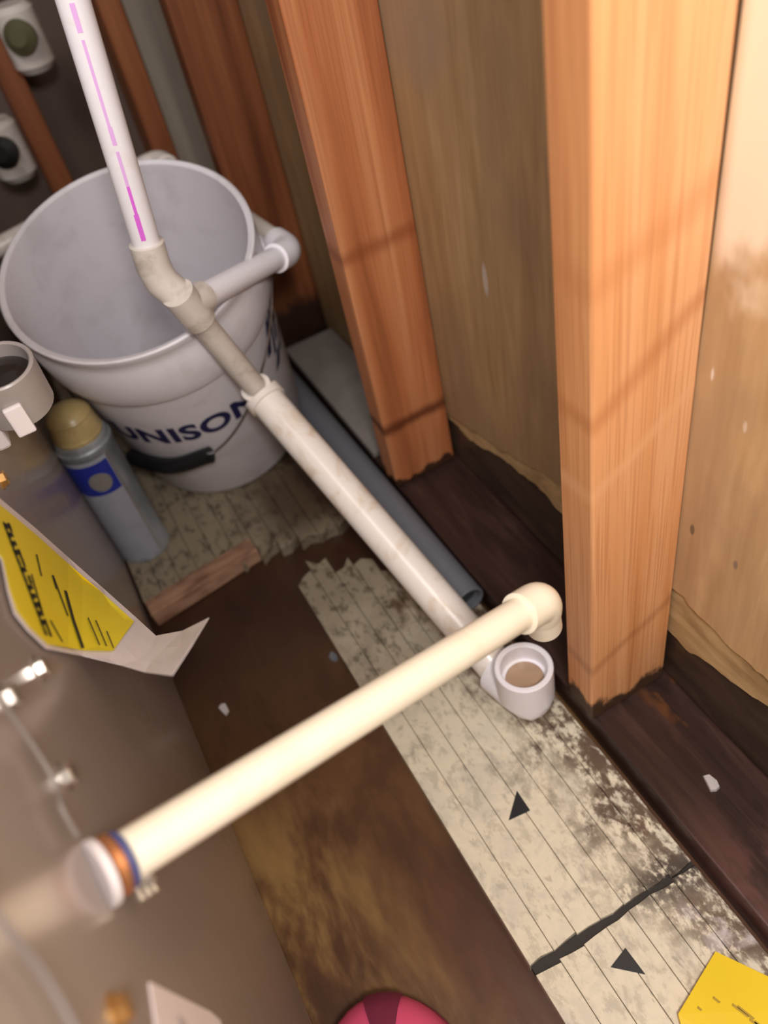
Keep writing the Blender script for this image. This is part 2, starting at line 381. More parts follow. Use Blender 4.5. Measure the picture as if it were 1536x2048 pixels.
bm=bmesh.new(); box(bm,-.9,.362,1.59,1.605,-.03,1.75)
back=link('wall_back',bm,M['backwall']); back['kind']='structure'; back['label']='dark grey brown end wall with two brown studs'
bm=bmesh.new(); box(bm,-.9,.255,1.5,1.589,0,.038,.002); link('bottom_plate',bm,M['plate'],back)
stud(.229,.2665,1.5,1.589,.0385,1.75,M['fir_back'],back)
stud(.046,.084,1.5,1.589,.0385,1.75,M['fir_back'],back)

# ------------------------------------------------------------------ cabinet on the left
cab=thing('appliance_cabinet','glossy grey metal appliance cabinet along the left, with bright screws and a peeling yellow label','appliance',(-.4,.5,0))
def world_child(name,bm,mat,parent,smooth=False):
    o=link(name,bm,mat,parent,smooth); bpy.context.view_layer.update()
    o.matrix_parent_inverse=parent.matrix_world.inverted(); return o
bm=bmesh.new(); box(bm,-.72,-.105,-.4,1.2,.004,.84,.008,4); body=world_child('body',bm,M['cabinet'],cab)
for y,z in ((.322,.470),(.250,.473),(.266,.520),(.139,.480),(.527,.447)):
    bm=bmesh.new(); n=6
    sweep(bm,[(-.1052,y,z),(-.1040,y,z)],[.0075,.0075],20)
    sweep(bm,[(-.1040,y,z),(-.1005,y,z),(-.0998,y,z)],[.0055,.0055,.0046],6)
    world_child('screw',bm,M['brass' if (y>.5 or y<.2) else 'zinc'],cab)
# outlet rings where the cream pipe leaves
A=Vector((-.105,.2045,.4595)); B=Vector((.174,.294,.331)); D=(B-A).normalized()
def ring(name,t0,t1,ro,mat):
    bm=bmesh.new(); a=A+D*t0; b=A+D*t1; hollow(bm,a,b,ro,.0120,40,depth=(b-a).length*.95,ch=.0006); world_child(name,bm,mat,cab)
ring('outlet_grommet',-.001,.0035,.0158,M['pale_ring'])
ring('copper_ring',.0045,.0095,.0142,M['copper'])
ring('blue_ring',.0100,.0130,.0136,M['blue_ring'])
PAPER_V=[(-0.103,0.4576,0.5115),(-0.103,0.482,0.4638),(-0.103,0.5171,0.4033),(-0.1023,0.5496,0.3374),(-0.0917,0.5381,0.2997),(-0.0735,0.4804,0.3062),(-0.0614,0.4281,0.3352),(-0.0415,0.4082,0.3486),(-0.0189,0.3642,0.3965),(-0.0333,0.3335,0.4161),(-0.0494,0.3121,0.4253),(-0.0687,0.3556,0.3887),(-0.0834,0.38,0.3787),(-0.0989,0.383,0.3993),(-0.103,0.349,0.4534),(-0.103,0.3448,0.4759),(-0.103,0.3462,0.4898),(-0.103,0.364,0.4915),(-0.103,0.3919,0.4894),(-0.103,0.397,0.5103),(-0.103,0.45,0.5078),(-0.103,0.4566,0.4904),(-0.103,0.4353,0.496),(-0.103,0.4155,0.5012),(-0.103,0.4637,0.4717),(-0.103,0.4414,0.4782),(-0.103,0.4207,0.4843),(-0.103,0.4014,0.4899),(-0.103,0.4714,0.4516),(-0.103,0.4479,0.4592),(-0.103,0.4263,0.4661),(-0.103,0.4061,0.4726),(-0.103,0.3874,0.4786),(-0.103,0.3536,0.4895),(-0.103,0.5064,0.4205),(-0.103,0.4796,0.43),(-0.103,0.455,0.4387),(-0.103,0.4322,0.4467),(-0.103,0.4112,0.4541),(-0.103,0.3917,0.461),(-0.103,0.3735,0.4674),(-0.103,0.3566,0.4734),(-0.103,0.5168,0.3957),(-0.103,0.4885,0.4066),(-0.103,0.4625,0.4166),(-0.103,0.4387,0.4258),(-0.103,0.4166,0.4343),(-0.103,0.3962,0.4422),(-0.103,0.3773,0.4494),(-0.103,0.3597,0.4562),(-0.103,0.5281,0.3687),(-0.103,0.4981,0.3813),(-0.103,0.4707,0.3928),(-0.103,0.4456,0.4033),(-0.103,0.4225,0.413),(-0.103,0.4011,0.422),(-0.103,0.3813,0.4303),(-0.103,0.363,0.438),(-0.1022,0.5047,0.3572),(-0.1022,0.4759,0.3703),(-0.1022,0.4496,0.3823),(-0.1022,0.4255,0.3932),(-0.1022,0.4033,0.4034),(-0.1022,0.3828,0.4127),(-0.0991,0.5328,0.3258),(-0.0991,0.5001,0.3419),(-0.0991,0.4704,0.3566),(-0.0991,0.4435,0.3699),(-0.0991,0.4188,0.382),(-0.0991,0.3962,0.3932),(-0.0943,0.5211,0.3158),(-0.0943,0.4877,0.3336),(-0.0943,0.4576,0.3497),(-0.0943,0.4304,0.3642),(-0.0943,0.4056,0.3775),(-0.0883,0.5021,0.3128),(-0.0883,0.4685,0.3322),(-0.0883,0.4384,0.3495),(-0.0883,0.4113,0.3652),(-0.0883,0.3866,0.3794),(-0.0812,0.4763,0.3174),(-0.0812,0.4429,0.3381),(-0.0812,0.4132,0.3566),(-0.0731,0.4434,0.3307),(-0.0731,0.4108,0.3525),(-0.0731,0.3819,0.3719),(-0.0641,0.4031,0.3543),(-0.0641,0.3719,0.3767),(-0.0542,0.3883,0.364),(-0.0542,0.3547,0.39),(-0.0435,0.3633,0.3858),(-0.0435,0.3275,0.4156),(-0.032,0.3686,0.3855)]
PAPER_F=[(20,0,21),(21,22,20),(22,19,20),(0,20,19),(23,24,25),(23,25,26),(21,0,1),(22,21,1),(1,24,22),(24,23,22),(19,22,23),(23,26,19),(26,27,19),(30,31,18),(29,28,34),(34,35,29),(30,29,35),(35,36,30),(31,30,36),(18,31,32),(17,18,32),(33,16,17),(34,28,1),(24,1,28),(25,24,28),(26,25,28),(28,29,26),(27,26,29),(29,30,27),(30,18,27),(19,27,18),(43,44,37),(38,37,44),(44,45,38),(39,38,45),(52,53,46),(47,46,53),(53,54,47),(48,47,54),(54,55,48),(49,48,55),(55,56,49),(14,49,56),(43,42,50),(44,43,50),(50,51,44),(45,44,51),(51,52,45),(52,46,45),(39,45,46),(40,39,46),(46,47,40),(41,40,47),(47,48,41),(15,41,48),(48,49,15),(49,14,15),(34,1,2),(35,34,2),(2,42,35),(36,35,42),(42,43,36),(43,37,36),(31,36,37),(32,31,37),(37,38,32),(38,39,32),(17,32,39),(33,17,39),(39,40,33),(16,33,40),(40,41,16),(41,15,16),(58,3,64),(59,58,64),(64,65,59),(60,59,65),(65,66,60),(66,61,60),(62,63,57),(75,76,72),(73,72,76),(4,75,70),(71,70,75),(75,72,71),(67,71,72),(68,67,72),(72,73,68),(69,68,73),(73,74,69),(13,69,74),(64,3,4),(4,70,64),(65,64,70),(66,65,70),(70,71,66),(71,67,66),(61,66,67),(62,61,67),(67,68,62),(63,62,68),(68,69,63),(69,13,63),(57,63,13),(80,81,77),(78,77,81),(82,83,84),(84,85,82),(81,80,5),(5,83,81),(83,82,81),(78,81,82),(79,78,82),(12,79,82),(82,85,12),(85,11,12),(86,6,88),(87,86,88),(88,89,87),(89,10,87),(9,92,8),(8,92,7),(92,9,7),(90,7,9),(91,90,9),(88,6,7),(7,90,88),(89,88,90),(90,91,89),(10,89,91),(91,9,10),(83,5,6),(6,86,83),(84,83,86),(85,84,86),(86,87,85),(11,85,87),(87,10,11),(75,4,5),(5,80,75),(76,75,80),(80,77,76),(73,76,77),(74,73,77),(77,78,74),(78,79,74),(13,74,79),(79,12,13),(42,2,3),(50,42,3),(51,50,3),(3,58,51),(52,51,58),(53,52,58),(58,59,53),(54,53,59),(59,60,54),(55,54,60),(60,61,55),(56,55,61),(61,62,56),(62,57,56),(14,56,57),(57,13,14)]
YELLOW_V=[(-0.1022,0.4452,0.5136),(-0.1022,0.4679,0.4695),(-0.1022,0.5009,0.4109),(-0.1015,0.5309,0.3476),(-0.0909,0.5201,0.3114),(-0.0748,0.4679,0.3184),(-0.0861,0.4009,0.3713),(-0.0981,0.3881,0.3985),(-0.1022,0.3545,0.4504),(-0.1022,0.3494,0.4731),(-0.1022,0.3513,0.4865),(-0.1022,0.3671,0.4894),(-0.1022,0.3928,0.4879),(-0.1022,0.3945,0.5103),(-0.1022,0.4531,0.4928),(-0.1022,0.4319,0.4984),(-0.1022,0.4122,0.5036),(-0.1022,0.438,0.4807),(-0.1022,0.4174,0.4867),(-0.1022,0.3983,0.4923),(-0.1022,0.4677,0.4543),(-0.1022,0.4445,0.4618),(-0.1022,0.423,0.4687),(-0.1022,0.403,0.4751),(-0.1022,0.3844,0.4811),(-0.1022,0.4759,0.4329),(-0.1022,0.4514,0.4415),(-0.1022,0.4289,0.4494),(-0.1022,0.408,0.4568),(-0.1022,0.3886,0.4636),(-0.1022,0.3706,0.47),(-0.1022,0.3538,0.4759),(-0.1022,0.4847,0.4097),(-0.1022,0.4589,0.4196),(-0.1022,0.4352,0.4287),(-0.1022,0.4134,0.4371),(-0.1022,0.3932,0.4449),(-0.1022,0.3744,0.4522),(-0.1022,0.3569,0.4589),(-0.1022,0.4942,0.3846),(-0.1022,0.467,0.396),(-0.1022,0.4421,0.4064),(-0.1022,0.4192,0.416),(-0.1022,0.398,0.4249),(-0.1022,0.3784,0.4331),(-0.1014,0.5007,0.3606),(-0.1014,0.4722,0.3736),(-0.1014,0.4461,0.3855),(-0.1014,0.4221,0.3964),(-0.1014,0.4001,0.4065),(-0.1014,0.3798,0.4157),(-0.0983,0.5285,0.3296),(-0.0983,0.496,0.3456),(-0.0983,0.4666,0.3601),(-0.0983,0.4399,0.3734),(-0.0983,0.4154,0.3854),(-0.0935,0.4836,0.3376),(-0.0935,0.4537,0.3535),(-0.0935,0.4267,0.3679),(-0.0935,0.4021,0.381),(-0.0875,0.4976,0.3172),(-0.0875,0.4643,0.3364),(-0.0875,0.4344,0.3536),(-0.0804,0.4716,0.3222),(-0.0804,0.4385,0.3427)]
YELLOW_F=[(14,15,0),(17,16,15),(0,15,16),(13,0,16),(16,17,13),(17,18,13),(18,19,13),(22,23,12),(23,24,12),(11,12,24),(14,0,1),(15,14,1),(17,15,1),(1,20,17),(18,17,20),(20,21,18),(19,18,21),(21,22,19),(22,12,19),(13,19,12),(30,31,10),(26,25,2),(2,32,26),(27,26,32),(32,33,27),(28,27,33),(33,34,28),(29,28,34),(34,35,29),(30,29,35),(35,36,30),(31,30,36),(36,37,31),(37,9,31),(10,31,9),(20,1,2),(2,25,20),(21,20,25),(22,21,25),(25,26,22),(23,22,26),(26,27,23),(24,23,27),(27,28,24),(28,29,24),(11,24,29),(29,30,11),(30,10,11),(43,44,38),(8,38,44),(45,3,51),(46,45,51),(40,39,3),(3,45,40),(41,40,45),(45,46,41),(42,41,46),(46,47,42),(43,42,47),(47,48,43),(44,43,48),(48,49,44),(49,50,44),(8,44,50),(53,52,56),(54,53,56),(56,57,54),(55,54,57),(57,58,55),(64,63,5),(63,64,62),(6,62,64),(64,5,6),(60,4,5),(5,63,60),(61,60,63),(63,62,61),(62,6,59),(56,52,4),(4,60,56),(57,56,60),(60,61,57),(58,57,61),(61,62,58),(62,59,58),(55,58,59),(7,55,59),(59,6,7),(51,3,4),(4,52,51),(46,51,52),(47,46,52),(52,53,47),(48,47,53),(53,54,48),(49,48,54),(54,55,49),(50,49,55),(55,7,50),(8,50,7),(32,2,3),(3,39,32),(33,32,39),(34,33,39),(39,40,34),(35,34,40),(40,41,35),(36,35,41),(41,42,36),(37,36,42),(42,43,37),(43,38,37),(9,37,38),(38,8,9)]
MARKS=[[(-0.1011,0.4626,0.3848),(-0.1008,0.4666,0.3791),(-0.0993,0.4264,0.3885),(-0.0999,0.4226,0.3935)],[(-0.0999,0.4226,0.3935),(-0.0993,0.4264,0.3885),(-0.0967,0.3901,0.3976),(-0.0976,0.3879,0.4011)],[(-0.1014,0.4436,0.4752),(-0.1014,0.4463,0.4713),(-0.1014,0.4409,0.4688),(-0.1014,0.4364,0.4738)],[(-0.1014,0.4524,0.4664),(-0.1014,0.4554,0.4623),(-0.1014,0.4479,0.461),(-0.1014,0.4442,0.4653)],[(-0.1014,0.4409,0.4748),(-0.1014,0.4529,0.465),(-0.1014,0.4501,0.4628),(-0.1014,0.4407,0.4713)],[(-0.1014,0.4366,0.4734),(-0.1014,0.4393,0.4695),(-0.1014,0.4339,0.467),(-0.1014,0.4295,0.472)],[(-0.1014,0.434,0.473),(-0.1014,0.4458,0.4632),(-0.1014,0.443,0.4609),(-0.1014,0.4338,0.4694)],[(-0.1014,0.4297,0.4716),(-0.1014,0.4324,0.4677),(-0.1014,0.4271,0.4652),(-0.1014,0.4228,0.4702)],[(-0.1014,0.4272,0.4712),(-0.1014,0.4387,0.4614),(-0.1014,0.4359,0.4592),(-0.1014,0.4269,0.4676)],[(-0.1014,0.423,0.4698),(-0.1014,0.4255,0.4659),(-0.1014,0.4203,0.4634),(-0.1014,0.4161,0.4684)],[(-0.1014,0.4312,0.461),(-0.1014,0.4339,0.457),(-0.1014,0.4267,0.4557),(-0.1014,0.4233,0.4599)],[(-0.1014,0.4204,0.4694),(-0.1014,0.4316,0.4596),(-0.1014,0.4289,0.4574),(-0.1014,0.4202,0.4659)],[(-0.1014,0.4163,0.468),(-0.1014,0.4188,0.4642),(-0.1014,0.4136,0.4617),(-0.1014,0.4095,0.4667)],[(-0.1014,0.4243,0.4592),(-0.1014,0.4269,0.4552),(-0.1014,0.4198,0.4539),(-0.1014,0.4166,0.4582)],[(-0.1014,0.4097,0.4662),(-0.1014,0.4121,0.4624),(-0.1014,0.4069,0.4599),(-0.1014,0.403,0.4649)],[(-0.1014,0.4072,0.4659),(-0.1014,0.4179,0.4561),(-0.1014,0.4152,0.454),(-0.1014,0.4069,0.4624)],[(-0.1014,0.4032,0.4645),(-0.1014,0.4055,0.4607),(-0.1014,0.4004,0.4582),(-0.1014,0.3966,0.4632)],[(-0.1014,0.4108,0.4558),(-0.1014,0.4132,0.4518),(-0.1014,0.4063,0.4506),(-0.1014,0.4033,0.4548)],[(-0.1014,0.3968,0.4628),(-0.1014,0.399,0.459),(-0.1014,0.394,0.4566),(-0.1014,0.3902,0.4615)],[(-0.1014,0.3943,0.4625),(-0.1014,0.4045,0.4527),(-0.1014,0.4019,0.4506),(-0.1014,0.394,0.459)],[(-0.1014,0.3904,0.4611),(-0.1014,0.3926,0.4573),(-0.1014,0.3876,0.4549),(-0.1014,0.384,0.4599)],[(-0.1014,0.388,0.4608),(-0.1014,0.398,0.451),(-0.1014,0.3953,0.4489),(-0.1014,0.3876,0.4573)],[(-0.1014,0.3841,0.4595),(-0.1014,0.3862,0.4557),(-0.1014,0.3813,0.4533),(-0.1014,0.3778,0.4582)],[(-0.1014,0.3912,0.4508),(-0.1014,0.3934,0.4468),(-0.1014,0.3868,0.4456),(-0.1014,0.3839,0.4498)],[(-0.1014,0.3818,0.4591),(-0.1014,0.3915,0.4494),(-0.1014,0.3889,0.4473),(-0.1014,0.3814,0.4557)],[(-0.1014,0.3779,0.4578),(-0.1014,0.38,0.454),(-0.1014,0.3751,0.4517),(-0.1014,0.3717,0.4566)],[(-0.1014,0.3756,0.4575),(-0.1014,0.3851,0.4478),(-0.1014,0.3825,0.4457),(-0.1014,0.3752,0.4541)],[(-0.1014,0.3718,0.4562),(-0.1014,0.3738,0.4524),(-0.1014,0.369,0.4501),(-0.1014,0.3656,0.455)],[(-0.1014,0.3785,0.4475),(-0.1014,0.3806,0.4436),(-0.1014,0.3741,0.4425),(-0.1014,0.3714,0.4466)],[(-0.1014,0.3695,0.4559),(-0.1014,0.3788,0.4462),(-0.1014,0.3762,0.4441),(-0.1014,0.3691,0.4525)],[(-0.1014,0.3658,0.4546),(-0.1014,0.3677,0.4508),(-0.1014,0.3629,0.4485),(-0.1014,0.3597,0.4534)],[(-0.1014,0.3722,0.446),(-0.1014,0.3743,0.442),(-0.1014,0.3679,0.4409),(-0.1014,0.3653,0.4451)],[(-0.1014,0.4634,0.4013),(-0.1014,0.4665,0.3982),(-0.1005,0.4248,0.396),(-0.1007,0.423,0.3983)],[(-0.1014,0.4185,0.4484),(-0.1014,0.4209,0.4459),(-0.1014,0.3822,0.4455),(-0.1014,0.3802,0.4479)],[(-0.0958,0.4449,0.3674),(-0.0954,0.4461,0.3656),(-0.091,0.4041,0.3788),(-0.0916,0.4035,0.38)],[(-0.0931,0.447,0.3597),(-0.0926,0.4481,0.3581),(-0.088,0.4049,0.374),(-0.0886,0.4045,0.375)],[(-0.1014,0.3864,0.4365),(-0.1014,0.3886,0.4341),(-0.1012,0.3779,0.4233),(-0.1013,0.3761,0.4255)],[(-0.1014,0.4619,0.4257),(-0.1014,0.4648,0.4228),(-0.1014,0.4382,0.4261),(-0.1014,0.4356,0.4288)],[(-0.0886,0.4326,0.3591),(-0.088,0.4333,0.3579),(-0.0847,0.4028,0.3714),(-0.0853,0.4026,0.3721)],[(-0.1014,0.4622,0.4026),(-0.1014,0.4652,0.3995),(-0.1014,0.4494,0.4002),(-0.1014,0.4466,0.4033)]]

def shell(name,V,F,mat,parent,thick=.0003):
    bm=bmesh.new(); vs=[bm.verts.new(v) for v in V]
    for f in F: bm.faces.new([vs[i] for i in f])
    bmesh.ops.recalc_face_normals(bm,faces=bm.faces)
    r=bmesh.ops.solidify(bm,geom=list(bm.faces),thickness=thick)
    bmesh.ops.recalc_face_normals(bm,faces=bm.faces)
    return world_child(name,bm,mat,parent)
lab=shell('paper_label',PAPER_V,PAPER_F,M['paper'],cab); lab['label']='large yellow and white paper label peeling away at its lower corner'
def sub(o,parent):   # third level: keep world placement
    bpy.context.view_layer.update(); o.parent=parent; o.matrix_parent_inverse=parent.matrix_world.inverted()
y_=shell('yellow_print',YELLOW_V,YELLOW_F,M['yellow'],cab,.0002); sub(y_,lab)
bm=bmesh.new()
for q in MARKS: bm.faces.new([bm.verts.new(v) for v in q])
k_=world_child('printed_text',bm,M['ink'],cab); k_['kind']='stuff'; sub(k_,lab)
# small white sticker at the bottom of the frame
bm=bmesh.new(); P=[(.164,.431),(.172,.345),(.171,.331),(.05,.33),(.06,.47)]
lo=[bm.verts.new((-.1052,y,z)) for y,z in P]; hi=[bm.verts.new((-.1044,y,z)) for y,z in P]
bm.faces.new(hi); bm.faces.new(lo[::-1])
for i in range(5): bm.faces.new((lo[i],lo[(i+1)%5],hi[(i+1)%5],hi[i]))
bmesh.ops.recalc_face_normals(bm,faces=bm.faces)
st=world_child('white_sticker',bm,M['paper'],cab)
bm=bmesh.new()
for i,(y,z,l) in enumerate(((.156,.405,.022),(.150,.392,.03),(.157,.378,.02),(.150,.366,.03))):
    for k in range(3):
        zz=z-.004*k; bm.faces.new([bm.verts.new((-.1042,yy,zzz)) for yy,zzz in ((y,zz),(y-l,zz+.006),(y-l,zz+.0045),(y,zz-.0015))])
t_=world_child('sticker_text',bm,M['grey_ink'],cab); t_['kind']='stuff'; sub(t_,st)
# open socket fixed to the cabinet, its mouth facing up
p0=Vector((-.0755,.600,.452)); pa=Vector((.05,-.18,1)).normalized()
bm=bmesh.new(); hollow(bm,p0,p0+pa*.042,.0270,.0235,40,depth=.030); port=world_child('drain_socket',bm,M['socket_grey'],cab,True)
bm=bmesh.new(); straight(bm,p0,pa,[(.014,.0228),(.024,.0232),(.030,.0225),(.034,.014),(.0345,.004)],32); pg=world_child('rubber_plug',bm,M['glass_dark'],cab,True); sub(pg,port)
bm=bmesh.new(); box(bm,-.1055,-.094,.585,.615,.430,.470,.003); world_child('socket_bracket',bm,M['pale_ring'],cab)
bm=bmesh.new(); box(bm,-.084,-.070,.566,.5705,.446,.472,.0015); world_child('socket_tag',bm,M['paper'],cab)

# ------------------------------------------------------------------ cream pipe coming out of the cabinet
cp=thing('overflow_pipe','cream plastic pipe sticking out of the cabinet with an elbow above the drain','pipe',tuple(A))
bm=bmesh.new(); tube(bm,A+D*.014,B,.0118,36); world_child('pipe',bm,M['cpvc'],cp,True)
down=Vector((0.10,.06,-1)).normalized()
hub0=B-D*.012; C_=B+D*.012
bm=bmesh.new(); pts=[hub0,hub0+D*.0005,C_-D*.008]+elbow_pts(C_-D*.0075,C_,C_+down*.014,.0075)[1:-1]+[C_+down*.017]
sweep(bm,pts,[.0120,.0150,.0152]+[.0152]*9+[.0140],32)
bmesh.ops.recalc_face_normals(bm,faces=bm.faces); world_child('elbow',bm,M['cpvc'],cp,True)
bm=bmesh.new(); hollow(bm,C_+down*.013,C_+down*.036,.0132,.0105,32,depth=.02); world_child('elbow_socket',bm,M['cpvc'],cp,True)
bm=bmesh.new(); u=D.cross(Vector((0,0,1))).normalized(); w=u.cross(D).normalized()
c0=A+D*.019-w*.0155+u*.004
for k in range(3): tube(bm,c0-u*.006+D*(.0035*k-.004)-w*.001,c0+u*.006+D*(.0035*k-.004)-w*.006,.0017,10,.0003)
box(bm,-.005,.005,-.003,.003,-.004,.004,.001)
bmesh.ops.translate(bm,verts=bm.verts[-1:],vec=(0,0,0))
mv=[v for v in bm.verts if v.co.length<.02]; bmesh.ops.translate(bm,verts=mv,vec=c0)
world_child('hose_clamp',bm,M['zinc'],cp)
m0=A+D*.082; bm=bmesh.new(); u1=(Vector((0,0,.8))-m0); u1=(u1-D*u1.dot(D)).normalized(); w1=D.cross(u1)
for k in range(6):
    q=[]
    for aa,tt in ((k,0),(k+1,0),(k+1,.0022),(k,.0022)):
        an=math.radians(-24+7*aa); q.append(bm.verts.new(m0+D*tt+.0120*(math.cos(an)*u1+math.sin(an)*w1)))
    bm.faces.new(q)
world_child('tick_mark',bm,M['pvc_dirty'],cp)

# ------------------------------------------------------------------ white drain line (glued together: one thing)
dl=thing('drain_line','white plastic drain line with upright pipe, ending in an open elbow on the floor','pipe',(.21,.4,.015))
RT=.0133
tee=Vector((.0915,.750,.390)); rb=Vector((.0766,.762,.431)); rtop=Vector((.1800,.762,1.393)); cpl=Vector((.134,.780,.238)); e0=Vector((.2175,.389,.0425))
bm=bmesh.new(); sweep(bm,[rb,rtop],[RT,RT],28); riser=world_child('riser_pipe',bm,M['pvc'],dl,True)
rd=(rtop-rb).normalized()
bm=bmesh.new(); sweep(bm,[rb+rd*.028,rb+rd*.027,rb+rd*.004,rb-rd*.006+(tee-rb)*.15,tee-(tee-rb).normalized()*.012],[RT+.0005,RT+.0032,RT+.0034,RT+.0034,RT+.0030],28); world_child('bend',bm,M['pvc_dirty'],dl,True)
td=(cpl-tee).normalized(); e2=Vector((.242,.874,.334)); sd=(e2-tee).normalized()
bm=bmesh.new(); sweep(bm,[tee-td*.020,tee-td*.0195,tee+td*.024,tee+td*.0245],[RT,RT+.0035,RT+.0035,RT],28); sweep(bm,[tee,tee+sd*.026,tee+sd*.0265],[RT+.0033,RT+.0033,RT],28); world_child('tee',bm,M['pvc_dirty'],dl,True)
bm=bmesh.new(); sweep(bm,[tee+td*.02,cpl],[RT,RT],28); world_child('short_pipe',bm,M['pvc_dirty'],dl,True)
bm=bmesh.new(); hd=(e0-cpl); hd.z=0; hd.normalize(); e1=e0-hd*.036; e1.z=.0415; fd=(e1-cpl).normalized(); sweep(bm,[cpl-td*.012,cpl-td*.0115,cpl-td*.001,cpl+fd*.001,cpl+fd*.016,cpl+fd*.0165],[.0150,.0182,.0182,.0232,.0232,.0205],32); world_child('coupling',bm,M['pvc_old'],dl,True)
bm=bmesh.new(); tube(bm,cpl+fd*.010,e1+fd*.008,.0200,36); world_child('floor_pipe',bm,M['pvc_old'],dl,True)
up=Vector((0,0,1))
b0=Vector((e0.x,e0.y,.0415))
bm=bmesh.new(); straight(bm,e1-hd*.006,hd,[(0,.0205),(.0008,.0256),(.030,.0258),(.052,.0240),(.062,.0190),(.067,.010)],36); world_child('elbow_body',bm,M['pvc'],dl,True)
bm=bmesh.new(); hollow(bm,e0+up*.004,e0+up*.050,.0290,.0230,40,depth=.022); cup=world_child('elbow_socket',bm,M['pvc'],dl,True)
bm=bmesh.new(); sweep(bm,[e0+up*.0282,e0+up*.0290],[.0195,.0190],28); cw=world_child('wet_bore',bm,M['bore'],dl,True); 
# branch to the right, back along the studs, then left to the cabinet
bm=bmesh.new(); sweep(bm,[tee+sd*.02,e2-sd*.01],[RT,RT],28); world_child('branch_pipe',bm,M['pvc'],dl,True)
e3=Vector((.198,1.281,.332)); bd=(e3-e2).normalized()
bm=bmesh.new(); pts=[e2-sd*.034,e2-sd*.0335]+elbow_pts(e2-sd*.03,e2,e2+bd*.03,.018)[1:-1]+[e2+bd*.0335,e2+bd*.034]
sweep(bm,pts,[RT,RT+.0035]+[RT+.0036]*9+[RT+.0035,RT],28); world_child('branch_elbow',bm,M['pvc'],dl,True)
bm=bmesh.new(); sweep(bm,[e2+bd*.03,e3],[RT,RT],28); world_child('return_pipe',bm,M['pvc_dirty'],dl,True)
e4=Vector((-.1035,1.245,.312)); ld=(e4-e3).normalized()
bm=bmesh.new(); pts=[e3-bd*.034,e3-bd*.0335]+elbow_pts(e3-bd*.03,e3,e3+ld*.03,.018)[1:-1]+[e3+ld*.0335,e3+ld*.034]
sweep(bm,pts,[RT,RT+.004]+[RT+.0042]*9+[RT+.004,RT],28); world_child('rear_elbow',bm,M['pvc_old'],dl,True)
bm=bmesh.new(); sweep(bm,[e3+ld*.03,e4],[RT,RT],28); world_child('rear_pipe',bm,M['pvc_old'],dl,True)
# printed line along the riser, facing the camera side
def strip_on(p0,dirv,r,ang0,segs,name,mat,parent):
    bm=bmesh.new(); u0=(Vector((0,0,.8))-p0); u0=(u0-dirv*u0.dot(dirv)).normalized(); w0=dirv.cross(u0)
    for t0,t1,wd,da in segs:
        for j in range(max(1,int((t1-t0)/.008))):
            n=max(1,int((t1-t0)/.008)); ta=t0+(t1-t0)*j/n; tb=t0+(t1-t0)*(j+1)/n; q=[]
            for t,s in ((ta,-1),(ta,1),(tb,1),(tb,-1)):
                a=ang0+da+s*wd/r; q.append(bm.verts.new(p0+dirv*t+(r+.0003)*(math.cos(a)*u0+math.sin(a)*w0)))
            bm.faces.new(q)
    bmesh.ops.remove_doubles(bm,verts=bm.verts,dist=1e-6)
    o=world_child(name,bm,mat,dl); sub(o,parent); return o
strip_on(rb,rd,RT,-.12,[(.035,.060,.0022,0),(.060,.085,.0014,.03)],'printed_line',M['magenta'],riser)
strip_on(rb,rd,RT,-.12,[(.085,.115,.0014,.03),(.12,.135,.0018,.02),(.135,.20,.0012,.0),(.205,.225,.0020,.0),(.23,.36,.0013,-.02)],'printed_line',M['lilac'],riser)

# ------------------------------------------------------------------ grey pipe beside it
gp=thing('grey_conduit','grey plastic conduit pipe lying along the bottom plate behind the white drain pipe','pipe',(.246,.52,.034))
ga=Vector((.2350,.527,.0345)); gb=Vector((.2245,1.12,.044)); gd=(ga-gb).normalized()
bm=bmesh.new(); hollow(bm,gb,ga,.0190,.0150,32,depth=.05); world_child('tube',bm,M['grey_pvc'],gp,True)
bm=bmesh.new(); sweep(bm,[ga-gd*.012,ga-gd*.0115],[.0149,.0149],24); world_child('hollow_shade',bm,M['dark_hole'],gp)  # dark disc paints the shade inside the hollow pipe end

# ------------------------------------------------------------------ bucket
ax=Vector((-.105,-.301,1)).normalized(); s=.951
bk=thing('bucket','white plastic pail tilted towards the camera with navy lettering and wire bail','bucket',(.103,1.014,.057))
bk.rotation_mode='QUATERNION'; bk.rotation_quaternion=Vector((0,0,1)).rotation_difference(ax); bk.scale=(s,s,s)
def rad(h): return .13+.02*h/.36
bm=bmesh.new()
lathe(bm,[(.0,.004),(.118,.004),(.122,0),(.128,0),(.130,.004),(rad(.27),.27),(rad(.27)+.006,.272),(rad(.28)+.0075,.279),(rad(.29)+.008,.29),(rad(.335)+.0075,.335),(rad(.34)+.0045,.341),(rad(.355)+.0045,.354),(.1555,.357),(.1555,.363),(.153,.3645),(.1475,.362),(.1468,.352),(rad(.3)-.003,.30),(rad(.15)-.003,.15),(.1265,.010),(.120,.006),(.0,.006)],72)
bmesh.ops.remove_doubles(bm,verts=bm.verts,dist=1e-5); bmesh.ops.recalc_face_normals(bm,faces=bm.faces)
bb=link('body',bm,M['bucket'],bk,True)
md=bb.modifiers.new('edge','EDGE_SPLIT'); md.split_angle=math.radians(40)
def bs(th,h,off=0.0):
    a=math.radians(th); r=rad(h)+off; return Vector((r*math.cos(a),r*math.sin(a),h))
